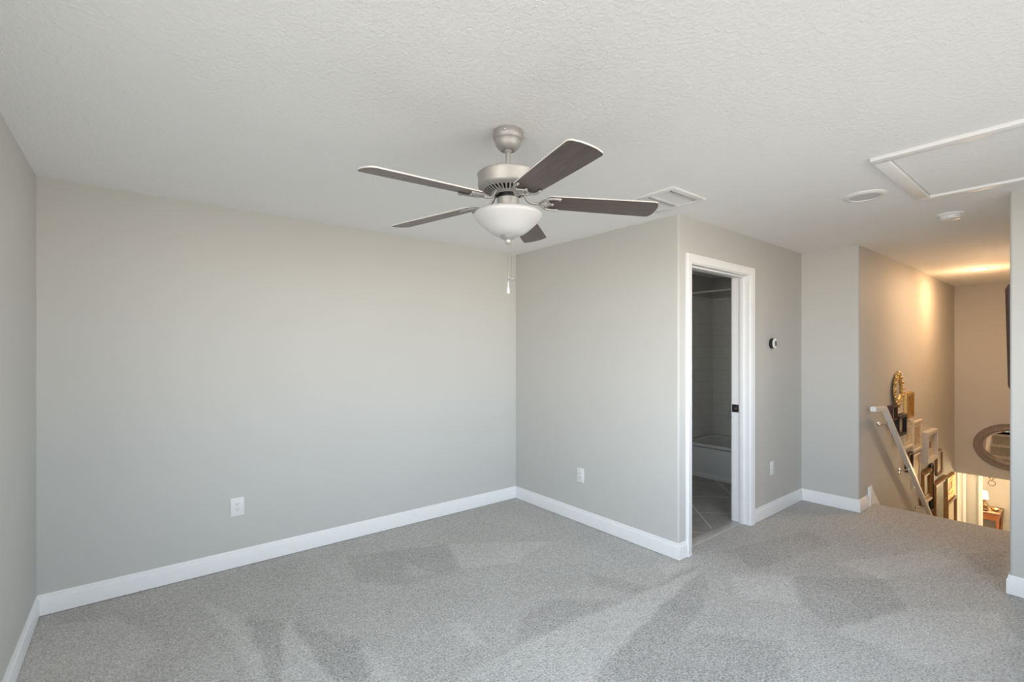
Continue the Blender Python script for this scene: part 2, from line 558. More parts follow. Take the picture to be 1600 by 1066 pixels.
def inside(px, py, poly):
    c = False; j = len(poly) - 1
    for i in range(len(poly)):
        (xi, yi), (xj, yj) = poly[i], poly[j]
        if (yi > py) != (yj > py) and px < (xj - xi) * (py - yi) / (yj - yi) + xi: c = not c
        j = i
    return c


BBOX = [(s, p, min(q[0] for q in p), max(q[0] for q in p), min(q[1] for q in p), max(q[1] for q in p)) for s, p in TRACKS]


def pile(x, y):
    v = 0.0
    for ox, oy in ((0, 0), (.012, .006), (-.012, .007), (.008, -.012), (-.007, .014)):
        wx = x + ox + 0.006 * sin(y * 23 + x * 7); wy = y + oy + 0.006 * sin(x * 21 - y * 9)
        for s, p, a, b_, c, d in BBOX:
            if a <= wx <= b_ and c <= wy <= d and inside(wx, wy, p): v += s
    return max(-1.0, min(1.0, v / 5.0))


ST = 0.016
rects = [(XL, XB, YR, YA), (XB, XD, YR, YC + 0.065), (XD, EDGE, YR, YE)]
bm = B()
lay = bm.verts.layers.float.new('pile')
cache = {}


def gv(x, y):
    k = (round(x, 4), round(y, 4))
    if k not in cache:
        v = bm.verts.new((x, y, 0)); v[lay] = pile(x, y); cache[k] = v
    return cache[k]


for a, b_, c, d in rects:
    nx = max(1, round((b_ - a) / ST)); ny = max(1, round((d - c) / ST))
    for i in range(nx):
        for j in range(ny):
            xa, xb = a + (b_ - a) * i / nx, a + (b_ - a) * (i + 1) / nx
            ya, yb = c + (d - c) * j / ny, c + (d - c) * (j + 1) / ny
            bm.faces.new((gv(xa, ya), gv(xb, ya), gv(xb, yb), gv(xa, yb)))
# rolled edge at the top of the stairs
ys_ = [YS, (YS + YE) / 2, YE]
prof = [(0, 0)] + [(0.018 * sin(t * pi / 6), -0.018 + 0.018 * cos(t * pi / 6)) for t in range(1, 7)] + [(0.0, -0.036)]
rows = [[bm.verts.new((EDGE + px_, y, pz)) for y in ys_] for px_, pz in prof]
for r0, r1 in zip(rows, rows[1:]):
    for k in range(2): bm.faces.new((r0[k], r0[k + 1], r1[k + 1], r1[k]))
fl = struct('floor', bm, M['carpet'])
bm = box(B(), XL, EDGE - 0.03, YR, YA, -0.30, -0.012)
struct('floor_slab', bm, M['marble'])
struct('floor_bathroom', box(B(), XB + T, 5.958, 2.015, 3.223, -0.012, -0.002), M['floortile'])
struct('trim_threshold', box(B(), DX0, DX1, 1.935, 2.015, -0.012, 0.006, 0.003), M['marble'])
struct('floor_lower', box(B(), EDGE, 15.0, YS, 3.0, FL - 0.1, FL), M['floortile'])

# stairs going down
bm = B()
RISE, RUN = -FL / 15, 0.222
poly = [(EDGE, -0.036)]
x, z = EDGE, 0.0
for k in range(1, 15):
    z = -RISE * k
    poly.append((x - 0.012 if k > 1 else x, z + 0.0))
    x += RUN
    poly += [(x, z), (x + 0.012, z - 0.015), (x, z - 0.035)]
poly.append((x, FL)); poly.append((EDGE, FL))
# keep the outline simple (drop the undercut points that would cross)
clean = []
for p in poly:
    if not clean or (Vector(p) - Vector(clean[-1])).length > 1e-4: clean.append(p)
prism(bm, clean, YS, YE, 1)
struct('stairs', bm, M['carpet'])

# lower room
struct('wall_lower_left', box(B(), 10.30, 10.42, 1.225, 3.0, FL, ZL), M['wall'])
struct('wall_lower_back', box(B(), 14.94, 15.06, YS, 3.0, FL, ZL), M['wall'])
struct('wall_lower_end', box(B(), 10.42, 14.94, 2.9, 3.0, FL, ZL), M['wall'])
struct('trim_lower_opening', box(B(), 10.28, 10.44, 1.195, 1.225, FL, ZL), M['white'])
struct('trim_lower_casing', box(B(), 14.90, 14.94, 1.14, 1.25, FL, -0.6), M['white'])
bm = B()
box(bm, 9.70, 9.775, YE - 0.016, YE, FL, ZL - 0.03); box(bm, 10.06, 10.28, YE - 0.03, YE, FL, ZL - 0.0)
struct('trim_lower_pilaster', bm, M['white'])

# ---- baseboards, mitred
BP = [(0, 0.004), (0.014, 0.004), (0.014, 0.088), (0.012, 0.094), (0.0075, 0.100), (0.0065, 0.112), (0.004, 0.118), (0, 0.118)]


def baseboards(pts, names):
    P = [Vector(p) for p in pts]
    N = []
    for a, b_ in zip(P, P[1:]):
        d = (b_ - a).normalized(); N.append(Vector((d.y, -d.x)))
    off = []
    for i in range(len(P)):
        if i == 0: off.append(N[0])
        elif i == len(P) - 1: off.append(N[-1])
        else: off.append((N[i - 1] + N[i]) / (1 + N[i - 1].dot(N[i])))
    for i, nm in enumerate(names):
        bm = B()
        r0 = [bm.verts.new((P[i].x + off[i].x * u, P[i].y + off[i].y * u, z)) for u, z in BP]
        r1 = [bm.verts.new((P[i + 1].x + off[i + 1].x * u, P[i + 1].y + off[i + 1].y * u, z)) for u, z in BP]
        k = len(BP)
        for a in range(k):
            b_ = (a + 1) % k
            bm.faces.new((r0[a], r0[b_], r1[b_], r1[a]))
        bm.faces.new(r0); bm.faces.new(r1)
        struct('baseboard_' + nm, bm, M['white'], angle=25)


baseboards([(XL, YR), (XL, YA), (XB, YA), (XB, YC), (DX0 - 0.064, YC)], ['left', 'back', 'side', 'doorway'])
baseboards([(DX1 + 0.066, YC), (XD, YC), (XD, YE), (5.42, YE)], ['doorway_right', 'hall', 'stair'])
baseboards([(5.5, YS), (XG, YS), (XG, YR), (XL, YR)], ['stair_right', 'right', 'rear'])

# stair skirt with its small end block
bm = B()
sl = RISE / RUN
prism(bm, [(5.42, 0.004), (5.42, 0.185), (5.475, 0.185), (8.75, 0.185 - sl * (8.75 - 5.475)), (8.75, FL), (8.45, FL), (5.56, -0.10), (5.56, 0.004)], YE - 0.014, YE, 1)
prism(bm, [(5.42, 0.004), (5.42, 0.195), (5.475, 0.195), (5.475, 0.14), (5.45, 0.12), (5.45, 0.004)], YE - 0.022, YE - 0.014, 1)
struct('trim_1', bm, M['white'])

# ---- doorway: jambs, stops, casing, strike plate
door = sempty('door_1', ((DX0 + DX1) / 2, YC, 0))
cx = (DX0 + DX1) / 2


def dbox(bm, x0, x1, y0, y1, z0, z1, bv=0): return box(bm, x0 - cx, x1 - cx, y0 - YC, y1 - YC, z0, z1, bv)


bm = B()
dbox(bm, DX0 - JB, DX0, YC - 0.002, 2.017, 0, DZ); dbox(bm, DX1, DX1 + JB, YC - 0.002, 2.017, 0, DZ)
dbox(bm, DX0 - JB, DX1 + JB, YC - 0.002, 2.017, DZ, DZ + JB)
struct('jamb', bm, M['white'], door)
bm = B()
dbox(bm, DX0, DX0 + 0.011, 1.912, 1.948, 0, DZ - 0.011, 0.002); dbox(bm, DX1 - 0.011, DX1, 1.912, 1.948, 0, DZ - 0.011, 0.002)
dbox(bm, DX0, DX1, 1.912, 1.948, DZ - 0.011, DZ, 0.002)
struct('door_stop', bm, M['white'], door)
CP = [(0.006, 0.002), (0.006, 0.010), (0.014, 0.014), (0.040, 0.016), (0.050, 0.019), (0.066, 0.019), (0.070, 0.014), (0.070, 0.0)]


def casing(sy, y):
    bm = B()
    rings = []
    for (xx, zz, ox, oz) in [(DX0, 0.0, -1, 0), (DX0, DZ, -1, 1), (DX1, DZ, 1, 1), (DX1, 0.0, 1, 0)]:
        rings.append([bm.verts.new((xx + ox * u - cx, y + sy * w - YC, zz + oz * u)) for u, w in [(0.006, 0)] + CP])
    for a, b_ in zip(rings, rings[1:]):
        k = len(a)
        for i in range(k):
            j = (i + 1) % k
            bm.faces.new((a[i], a[j], b_[j], b_[i]))
    bm.faces.new(rings[0]); bm.faces.new(rings[-1])
    return bm


struct('casing', casing(-1, YC), M['white'], door, angle=20)
struct('casing', casing(1, 2.015), M['white'], door, angle=20)
bm = B(); dbox(bm, DX1 - 0.0025, DX1, 1.958, 2.016, 0.945, 1.012, 0.001)
sp_ = struct('strike_plate', bm, M['darkmetal'], door)
sp_['label'] = 'dark metal strike plate with a round latch hole'
bm = B()
lathe(bm, [(0.0, 0), (0.013, 0.0), (0.013, 0.002), (0.0, 0.002)], seg=20, cap=False)
bmesh.ops.remove_doubles(bm, verts=bm.verts, dist=1e-6)
bmesh.ops.rotate(bm, verts=bm.verts, matrix=Matrix.Rotation(-pi / 2, 3, 'Y'))
bmesh.ops.translate(bm, verts=bm.verts, vec=(DX1 - 0.0024 - cx, 1.985 - YC, 0.978))
lt = struct('latch_hole', bm, M['chrome'], sp_)

# ---- windows (outside the frame: they bring the daylight)


def window(name, horiz, a0, a1, z0, z1, wall_out, wall_in, loc):
    w = sempty(name, loc)
    mid = (wall_out + wall_in) / 2
    def bx(bm, a, b_, c, d, z, zz):
        if horiz: box(bm, a - loc[0], b_ - loc[0], c - loc[1], d - loc[1], z - loc[2], zz - loc[2])
        else: box(bm, c - loc[0], d - loc[0], a - loc[1], b_ - loc[1], z - loc[2], zz - loc[2])
    lo, hi = min(wall_out, wall_in), max(wall_out, wall_in)
    bm = B(); f = 0.05
    bx(bm, a0, a0 + f, lo + .03, hi - .03, z0, z1); bx(bm, a1 - f, a1, lo + .03, hi - .03, z0, z1)
    bx(bm, a0 + f, a1 - f, lo + .03, hi - .03, z0, z0 + f); bx(bm, a0 + f, a1 - f, lo + .03, hi - .03, z1 - f, z1)
    struct('window_frame', bm, M['white'], w)
    bm = B(); zm = (z0 + z1) / 2; am = (a0 + a1) / 2
    bx(bm, a0 + f, a1 - f, mid - .018, mid + .018, zm - .02, zm + .02)
    bx(bm, am - .025, am + .025, mid - .02, mid + .02, z0 + f, zm - .02); bx(bm, am - .025, am + .025, mid - .02, mid + .02, zm + .02, z1 - f)
    struct('sash', bm, M['white'], w)
    bm = B(); bx(bm, a0 + f, a1 - f, mid - .003, mid + .003, z0 + f, z1 - f)
    struct('glass_pane', bm, M['glass'], w)
    bm = B()
    s = 1 if wall_in > wall_out else -1
    p, q = sorted((wall_in - s * .025, wall_in + s * .03))
    bx(bm, a0 - .04, a1 + .04, *sorted((wall_in, wall_in + s * .03)), z0 - .025, z0)
    struct('window_sill', bm, M['white'], w)


window('window_1', False, WL[0], WL[1], WL[2], WL[3], XL - T, XL, (XL, (WL[0] + WL[1]) / 2, WL[2]))
window('window_2', True, WR[0], WR[1], WR[2], WR[3], YR - T, YR, ((WR[0] + WR[1]) / 2, YR, WR[2]))

# ------------------------------------------------------------------ ceiling fan
FX, FY = 1.287, 1.641
fan = thing('ceiling_fan', 'brushed nickel ceiling fan with five dark walnut blades and a white glass bowl light', 'ceiling fan', (FX, FY, H))


def fz(prof): return [(r, z - H) for r, z in prof]


bm = B()
lathe(bm, fz([(0.060, H), (0.066, H - .004), (0.068, H - .012), (0.067, H - .026), (0.063, H - .038), (0.0575, H - .043), (0.0575, H - .048), (0.056, H - .055),
              (0.0525, H - .064), (0.046, H - .074), (0.038, H - .081), (0.030, H - .085), (0.026, H - .082)]), seg=48)
cn = obj('canopy', bm, M['nickel'], fan)
bm = B(); lathe(bm, fz([(0.018, H - .076), (0.0185, H - .088), (0.012, H - .096)]), seg=24)
obj('hanger_ball', bm, M['nickel'], cn)
for k in range(3):
    a = radians(-20 + k * 120)
    obj('canopy_screw', sphere(B(), (0.068 * cos(a), 0.068 * sin(a), -.018), 0.005), M['chrome'], cn)
bm = B(); lathe(bm, fz([(0.0105, H - .08), (0.0105, 2.262)]), seg=20)
obj('downrod', bm, M['nickel'], fan)
bm = B()
lathe(bm, fz([(0.017, 2.294), (0.018, 2.29), (0.018, 2.266), (0.03, 2.262), (0.03, 2.258)]), seg=24)
tube(bm, [(-.026, 0, 2.282 - H), (.026, 0, 2.282 - H)], 0.003, 8)
sphere(bm, (.026, 0, 2.282 - H), .006); sphere(bm, (-.026, 0, 2.282 - H), .006)
obj('yoke_collar', bm, M['nickel'], fan)
# motor housing with a lip on top and radial vents underneath
bm = B()
lathe(bm, fz([(0.02, 2.262), (0.09, 2.260), (0.124, 2.252), (0.134, 2.248), (0.136, 2.244), (0.134, 2.240), (0.1325, 2.237), (0.1325, 2.198), (0.130, 2.190), (0.124, 2.185), (0.115, 2.182)]), seg=72, cap=False)
NS = 36
zo, zi = 2.182 - H, 2.157 - H


def cone_pt(r): return zo + (zi - zo) * (0.115 - r) / (0.115 - 0.058)


seg = NS * 2
R_ = [0.115, 0.106, 0.076, 0.058]
rg = [[bm.verts.new((r * cos(2 * pi * i / seg), r * sin(2 * pi * i / seg), cone_pt(r))) for i in range(seg)] for r in R_]
for q in range(3):
    for i in range(seg):
        if q == 1 and i % 2 == 0: continue
        j = (i + 1) % seg
        bm.faces.new((rg[q][i], rg[q][j], rg[q + 1][j], rg[q + 1][i]))
lip = [bm.verts.new((0.056 * cos(2 * pi * i / seg), 0.056 * sin(2 * pi * i / seg), cone_pt(0.058) + 0.012)) for i in range(seg)]
for i in range(seg):
    j = (i + 1) % seg
    bm.faces.new((rg[3][i], rg[3][j], lip[j], lip[i]))
bmesh.ops.remove_doubles(bm, verts=bm.verts, dist=1e-5)
obj('motor_housing', bm, M['nickel'], fan)
bm = B()
lathe(bm, fz([(0.10, 2.235), (0.112, 2.205), (0.108, 2.192), (0.06, 2.188), (0.04, 2.182), (0.038, 2.150)]), seg=40)
obj('motor_core', bm, M['darkmetal'], fan)
bm = B()
lathe(bm, fz([(0.030, 2.152), (0.046, 2.146), (0.049, 2.142), (0.049, 2.100), (0.055, 2.094), (0.055, 2.086), (0.03, 2.084)]), seg=40)
for a in (0.3, 2.4, 4.5):
    tube(bm, [(0.05 * cos(a), 0.05 * sin(a), 2.099 - H), (0.066 * cos(a), 0.066 * sin(a), 2.099 - H)], 0.004, 8)
sw = obj('switch_housing', bm, M['nickel'], fan)
bm = B()
lathe(bm, fz([(0.060, 2.086), (0.120, 2.0855), (0.140, 2.082), (0.149, 2.075), (0.1515, 2.066), (0.1475, 2.059), (0.138, 2.047), (0.125, 2.034), (0.1115, 2.021), (0.095, 2.006), (0.076, 1.992), (0.055, 1.982), (0.032, 1.978), (0.012, 1.978)]), seg=64)
obj('glass_bowl', bm, M['frosted'], fan, angle=60)
bm = B()
lathe(bm, fz([(0.012, 1.981), (0.035, 1.980), (0.037, 1.976), (0.033, 1.970), (0.020, 1.964), (0.014, 1.960), (0.014, 1.957), (0.0115, 1.948), (0.006, 1.943), (0.001, 1.942)]), seg=32)
obj('finial', bm, M['nickel'], fan)
# pull chains (beaded)
rt = Vector((cos(-0.67349), sin(-0.67349), 0))
bm = B()
p0 = rt * 0.001
zc = 1.942 - H
tube(bm, [(p0.x, p0.y, zc), (p0.x, p0.y, 1.772 - H)], 0.0009, 6)
zz = zc
while zz > 1.775 - H:
    sphere(bm, (p0.x, p0.y, zz), 0.0019, u=6, v=4); zz -= 0.0055
c1 = obj('pull_chain', bm, M['chrome'], fan)
bm = B()
lathe(bm, [(0.0028, 1.776 - H), (0.003, 1.760 - H), (0.0045, 1.754 - H), (0.0075, 1.741 - H), (0.0085, 1.733 - H), (0.007, 1.726 - H), (0.003, 1.723 - H)], (p0.x, p0.y, 0), seg=20)
pb = obj('pull_pendant', bm, M['frosted'], c1)
pb['label'] = 'white teardrop pull'
bm = B()
p1 = rt * 0.0165
tube(bm, [(p1.x, p1.y, 1.962 - H), (p1.x, p1.y, 1.796 - H)], 0.0009, 6)
zz = 1.962 - H
while zz > 1.797 - H:
    sphere(bm, (p1.x, p1.y, zz), 0.0019, u=6, v=4); zz -= 0.0055
c2 = obj('pull_chain', bm, M['chrome'], fan)
bm = B()
sphere(bm, (p1.x, p1.y, 1.790 - H), 0.0062)
for k in range(5):
    a = radians(-38.6 + 72 * k)
    tube(bm, [(p1.x + .004 * cos(a), p1.y + .004 * sin(a), 1.788 - H), (p1.x + .021 * cos(a), p1.y + .021 * sin(a), 1.787 - H)], [0.0014, 0.0035], 6, 0.4)
ch = obj('fan_charm', bm, M['nickel'], c2)
ch['label'] = 'small metal fan shaped charm'

# blades
PITCH = radians(10.3); DROOP = radians(2.28)


def blade_bm():
    bm = B()
    pts = []
    x0, x1, w0, w1 = 0.172, 0.671, 0.056, 0.067
    def arc(cx_, cy_, r, a0, a1, n=5):
        return [(cx_ + r * cos(radians(a0 + (a1 - a0) * i / n)), cy_ + r * sin(radians(a0 + (a1 - a0) * i / n))) for i in range(n + 1)]
    pts += arc(x0 + .02, -w0 + .02, .02, 180, 270)
    pts += [(0.35, -w0 - (w1 - w0) * .45), (0.55, -w1 + .001)]
    pts += arc(x1 - .030, -w1 + .022, .022, 270, 335)
    pts += [(x1 - .002, -0.03), (x1, 0), (x1 - .002, 0.03)]
    pts += arc(x1 - .030, w1 - .022, .022, 25, 90)
    pts += [(0.55, w1 - .001), (0.35, w0 + (w1 - w0) * .45)]
    pts += arc(x0 + .02, w0 - .02, .02, 90, 180)
    th = 0.0028
    lo = [bm.verts.new((x, y, -th)) for x, y in pts]; hi = [bm.verts.new((x, y, th)) for x, y in pts]
    bm.faces.new(lo); bm.faces.new(hi)
    k = len(pts)
    for i in range(k):
        j = (i + 1) % k
        f = bm.faces.new((lo[i], lo[j], hi[j], hi[i])); f.material_index = 1
    bmesh.ops.rotate(bm, verts=bm.verts, matrix=Matrix.Rotation(DROOP, 3, 'Y') @ Matrix.Rotation(PITCH * -1, 3, 'X'))
    return bm


def iron_bm():
    bm = B()
    # fork plate under the blade, in the pitched plane
    z = -0.0085
    for s in (1, -1):
        tube(bm, smooth_path([(.138, 0, z), (.152, s * .022, z), (.172, s * .042, z), (.195, s * .050, z), (.226, s * .049, z)]), [.006] * 18 + [.0065] * 3, 8, 0.8)
        sphere(bm, (.226, s * .049, z), .0062, sz=.8)
        tube(bm, smooth_path([(.165, s * .036, z), (.176, s * .020, z), (.190, 0.0, z)]), .0048, 8, 0.8)
        tube(bm, smooth_path([(.150, s * .016, z), (.164, s * .012, z), (.176, s * .016, z)]), .004, 8, .8)
    tube(bm, [(.138, 0, z), (.192, 0, z)], .005, 8, .8)
    sphere(bm, (.196, 0, z), .0085, sz=.7)
    for q in ((.222, .049), (.222, -.049), (.196, 0)):
        sphere(bm, (q[0], q[1], z - .005), .004, sz=.6, u=10, v=6)
    bmesh.ops.rotate(bm, verts=bm.verts, matrix=Matrix.Rotation(DROOP, 3, 'Y') @ Matrix.Rotation(PITCH * -1, 3, 'X'))
    # arm from the motor
    arm = smooth_path([(.042, 0, .044), (.056, 0, .040), (.072, 0, .022), (.086, 0, .000), (.106, 0, -.0120), (.142, 0, -.0142)], 5)
    tube(bm, arm, [.0085 - .002 * i / len(arm) for i in range(len(arm))], 10, 0.85)
    box(bm, .030, .054, -.012, .012, .038, .048, .002)
    return bm


ZB = 2.1385 - H
ANG = radians(-34.0)
b0 = obj('blade', blade_bm(), [M['blade'], M['bladeedge']], fan, (0, 0, ZB))
i0 = obj('blade_iron', iron_bm(), M['nickel'], fan, (0, 0, ZB))
for k in range(5):
    for src in (b0, i0):
        o = src
        if k:
            o = src.copy(); COL.objects.link(o); o.parent = fan
        o.rotation_euler = (0, 0, ANG + k * radians(72))

# ------------------------------------------------------------------ ceiling items
# supply vent
vx0, vx1, vy0, vy1 = 2.462, 2.830, 1.572, 1.935
vent = thing('ceiling_vent', 'white louvered air supply vent on the ceiling near the room corner', 'air vent', ((vx0 + vx1) / 2, (vy0 + vy1) / 2, H))
vcx, vcy = vent.location.x, vent.location.y


def vb(bm, a, b_, c, d, z0, z1, bv=0): return box(bm, a - vcx, b_ - vcx, c - vcy, d - vcy, z0, z1, bv)


bm = B()
ix0, ix1, iy0, iy1 = vx0 + .04, vx1 - .035, vy0 + .04, vy1 - .04
ym = 1.755
vb(bm, vx0, ix0, vy0, vy1, -.013, 0, .002); vb(bm, ix1, vx1, vy0, vy1, -.013, 0, .002)
vb(bm, ix0, ix1, vy0, iy0, -.013, 0, .002); vb(bm, ix0, ix1, iy1, vy1, -.013, 0, .002)
vb(bm, ix0, ix1, ym - .010, ym + .010, -.0125, 0, .002)
obj('vent_frame', bm, M['plastic'], vent)
bm = B()
for q_ in ((ix0 - .001, ix0 + .001, iy0, iy1), (ix1 - .001, ix1 + .001, iy0, iy1), (ix0, ix1, iy0 - .001, iy0 + .001), (ix0, ix1, iy1 - .001, iy1 + .001)):
    vb(bm, *q_, .004, .16)
vb(bm, ix0, ix1, iy0, iy1, .158, .162)
obj('duct_opening', bm, M['black'], vent)
for (c, d) in ((iy0, ym - .010), (ym + .010, iy1)):
    bm = B()
    n_ = 14
    for k in range(n_):
        xc = ix0 + .026 + (ix1 - ix0 - .034) * k / (n_ - 1)
        # slat leaning so that its face looks back to the room
        pr = [(xc - .0075 - vcx, .0055), (xc - .0062 - vcx, .0062), (xc + .0080 - vcx, -.0090), (xc + .0067 - vcx, -.0097)]
        prism(bm, pr, c - vcy + .034, d - vcy - .001, 1)
    obj('louver_bank', bm, M['plastic'], vent)
    bm = B()
    for k in range(n_):
        xc = ix0 + .026 + (ix1 - ix0 - .034) * k / (n_ - 1)
        vb(bm, xc - .003, xc + .003, c + .0005, c + .034, -.0112, -.0088)
    obj('louver_end', bm, M['plastic'], vent)

# attic hatch
hx0, hx1, hy0, hy1 = 2.885, 3.905, 0.02, 0.735
hatch = thing('attic_hatch', 'white trimmed attic access hatch in the ceiling at the right', 'attic hatch', ((hx0 + hx1) / 2, (hy0 + hy1) / 2, H))
hcx, hcy = hatch.location.x, hatch.location.y
bm = B(); w = .062
for a, b_, c, d in ((hx0, hx0 + w, hy0, hy1), (hx1 - w, hx1, hy0, hy1), (hx0 + w, hx1 - w, hy0, hy0 + w), (hx0 + w, hx1 - w, hy1 - w, hy1)):
    box(bm, a - hcx, b_ - hcx, c - hcy, d - hcy, -.019, -.0004, .002)
obj('hatch_trim', bm, M['white'], hatch)
bm = box(B(), hx0 + w + .006 - hcx, hx1 - w - .006 - hcx, hy0 + w + .006 - hcy, hy1 - w - .006 - hcy, -.006, -.0005)
obj('hatch_panel', bm, M['ceil'], hatch)

# unlit recessed light
can = thing('recessed_light', 'unlit round white recessed ceiling light beside the attic hatch', 'ceiling light', (3.548, 0.930, H))
bm = B(); lathe(bm, [(0.112, 0), (0.112, -.004), (0.106, -.010), (0.092, -.014), (0.082, -.013), (0.080, -.008), (0.080, -.001)], seg=48, cap=False)
obj('trim_ring', bm, M['plastic'], can)
bm = B(); lathe(bm, [(0.080, -.009), (0.05, -.0065), (0.01, -.006), (0.01, -.0005), (0.080, -.0005)], seg=40)
obj('lens', bm, M['sand'], can)

# smoke detector
sd = thing('smoke_detector', 'small round white smoke detector on the ceiling over the landing', 'smoke detector', (4.50, 0.678, H))
bm = B(); lathe(bm, [(0.073, 0), (0.075, -.004), (0.074, -.012), (0.068, -.014), (0.03, -.014)], seg=40)
obj('mounting_base', bm, M['plastic'], sd)
bm = B(); lathe(bm, [(0.060, -.0142), (0.062, -.018), (0.062, -.026), (0.056, -.036), (0.046, -.040), (0.014, -.041), (0.012, -.043), (0.002, -.043)], seg=40)
for k in range(16):
    a = 2 * pi * k / 16
    box_c = (0.0615 * cos(a), 0.0615 * sin(a), -.022)
    sphere(bm, box_c, .0045, sz=.5, u=6, v=4)
obj('sensor_body', bm, M['plastic'], sd)

# lit downlight over the stairs
dl = thing('recessed_light', 'glowing warm recessed ceiling light over the stairs', 'ceiling light', (7.76, 0.915, H))
bm = B(); lathe(bm, [(0.092, 0), (0.092, -.004), (0.086, -.008), (0.072, -.008), (0.070, -.004), (0.070, -.0008)], seg=40, cap=False)
obj('trim_ring', bm, M['plastic'], dl)
bm = B(); lathe(bm, [(0.070, -.006), (0.070, -.001)], seg=40)
obj('lens', bm, M['dlight'], dl)
ld = bpy.data.lights.new('downlight_lamp', 'AREA')
ld.shape = 'DISK'; ld.size = 0.13; ld.energy = 9; ld.color = (1.0, 0.58, 0.28)
lo_ = bpy.data.objects.new('downlight_lamp', ld); COL.objects.link(lo_); lo_.parent = dl; lo_.location = (0, 0, -.009)
ld = bpy.data.lights.new('downlight_fill', 'POINT')  # added unseen point light below the lens, widens the downlight's spread
ld.energy = 7.0; ld.color = (1.0, 0.58, 0.29); ld.shadow_soft_size = 0.06
lo_ = bpy.data.objects.new('downlight_fill', ld); COL.objects.link(lo_); lo_.parent = dl; lo_.location = (0, 0, -.26)

# ------------------------------------------------------------------ outlets and thermostat


def outlet(label, loc, rotz, w=.078, h=.122):
    o = thing('wall_outlet', label, 'electrical outlet', loc, (0, 0, rotz), 'white duplex outlets')
    bm = box(B(), -w / 2, w / 2, -.0065, 0, -h / 2, h / 2, .003)
    obj('cover_plate', bm, M['plastic'], o)
    bm = box(B(), -.0165, .0165, -.0085, -.0064, -.034, .034, .0012)
    rc = obj('receptacle', bm, M['plastic'], o)
    bm = B()
    for s in (1, -1):
        zc_ = s * .0165
        box(bm, -.0080, -.0058, -.0089, -.0082, zc_ - .001, zc_ + .008)
        box(bm, .0058, .0080, -.0089, -.0082, zc_ - .001, zc_ + .007)
        box(bm, -.0026, .0026, -.0089, -.0082, zc_ - .0105, zc_ - .0055)
    obj('socket_slots', bm, M['slot'], rc)
    return o


outlet('white outlet low on the long back wall facing the camera', (0.547, YA, 0.412), 0, .083, .124)
outlet('white outlet low on the side wall between the room corner and the doorway', (XB, 2.804, 0.408), -pi / 2, .080, .122)
outlet('white outlet low on the wall right of the doorway, under the thermostat', (4.492, YC, 0.420), 0, .078, .124)

th = thing('thermostat', 'round white and black thermostat on the wall right of the doorway', 'thermostat', (4.468, YC, 1.541))


def disc_y(bm, prof, seg=40):
    lathe(bm, prof, seg=seg)
    bmesh.ops.rotate(bm, verts=bm.verts, matrix=Matrix.Rotation(pi / 2, 3, 'X'))
    return bm


obj('mounting_ring', disc_y(B(), [(0.040, 0), (0.044, .002), (0.046, .008), (0.0465, .026), (0.0455, .033)]), M['darkmetal'], th)
obj('face', disc_y(B(), [(0.0462, .033), (0.0468, .035), (0.046, .039), (0.042, .042), (0.005, .0435)]), M['plastic'], th)
obj('display', disc_y(B(), [(0.024, .0425), (0.0245, .0438), (0.022, .0444), (0.003, .0444)]), M['display'], th)

# ------------------------------------------------------------------ bathroom: tub, rod, soap dish
tub = thing('bathtub', 'white bathtub seen through the bathroom doorway', 'bathtub', (5.56, 2.40, 0))
tx0, tx1, ty0, ty1, tzh = -.375, .397, -.384, .822, .39
bm = B()
box(bm, tx0, tx0 + .035, ty0, ty1, 0.05, tzh - .03, .004); box(bm, tx0 - .012, tx0 + .03, ty0, ty1, -.002, .055, .005)
obj('apron', bm, M['porcelain'], tub)
bm = B()


def rr(hx, hy, r, z, cxx, cyy, n=6):
    out = []
    for (sx, sy, a0) in ((1, 1, 0), (-1, 1, 90), (-1, -1, 180), (1, -1, 270)):
        for i in range(n + 1):
            a = radians(a0 + 90 * i / n)
            out.append(bm.verts.new((cxx + sx * (hx - r) + r * cos(a), cyy + sy * (hy - r) + r * sin(a), z)))
    return out


mx_, my_ = (tx0 + tx1) / 2, (ty0 + ty1) / 2
hx_, hy_ = (tx1 - tx0) / 2, (ty1 - ty0) / 2
loops = [rr(hx_, hy_, .012, tzh - .04, mx_, my_), rr(hx_, hy_, .012, tzh - .006, mx_, my_), rr(hx_ - .006, hy_ - .006, .012, tzh, mx_, my_), rr(hx_ - .07, hy_ - .08, .12, tzh, mx_, my_),
         rr(hx_ - .085, hy_ - .095, .12, tzh - .015, mx_, my_), rr(hx_ - .13, hy_ - .16, .14, .12, mx_, my_), rr(hx_ - .18, hy_ - .22, .12, .08, mx_, my_)]
for a, b_ in zip(loops, loops[1:]):
    k = len(a)
    for i in range(k):
        j = (i + 1) % k
        bm.faces.new((a[i], a[j], b_[j], b_[i]))
bm.faces.new(loops[-1])
obj('basin', bm, M['porcelain'], tub, angle=50)

rod = thing('shower_rod', 'white shower curtain rod above the bathtub', 'shower rod', (5.215, 2.37, 2.168))
bm = B(); tube(bm, [(0, YE + T - 2.37 + .005, 0), (0, 3.222 - 2.37 - .004, 0)], .0125, 14)
obj('rod', bm, M['railwhite'], rod)
bm = B(); tube(bm, [(0, 3.222 - 2.37 - .016, 0), (0, 3.222 - 2.37, 0)], [.018, .03], 18)
obj('flange', bm, M['railwhite'], rod)
sdsh = thing('soap_dish', 'white ceramic soap dish on the shower tile above the tub', 'soap dish', (5.958, 2.93, 0.60))
bm = B(); box(bm, -.012, 0, -.08, .08, 0, .11, .004)
obj('back_plate', bm, M['porcelain'], sdsh)
bm = B(); box(bm, -.075, -.011, -.072, .072, .004, .014, .003); box(bm, -.075, -.068, -.072, .072, .013, .028, .003)
obj('tray', bm, M['porcelain'], sdsh)

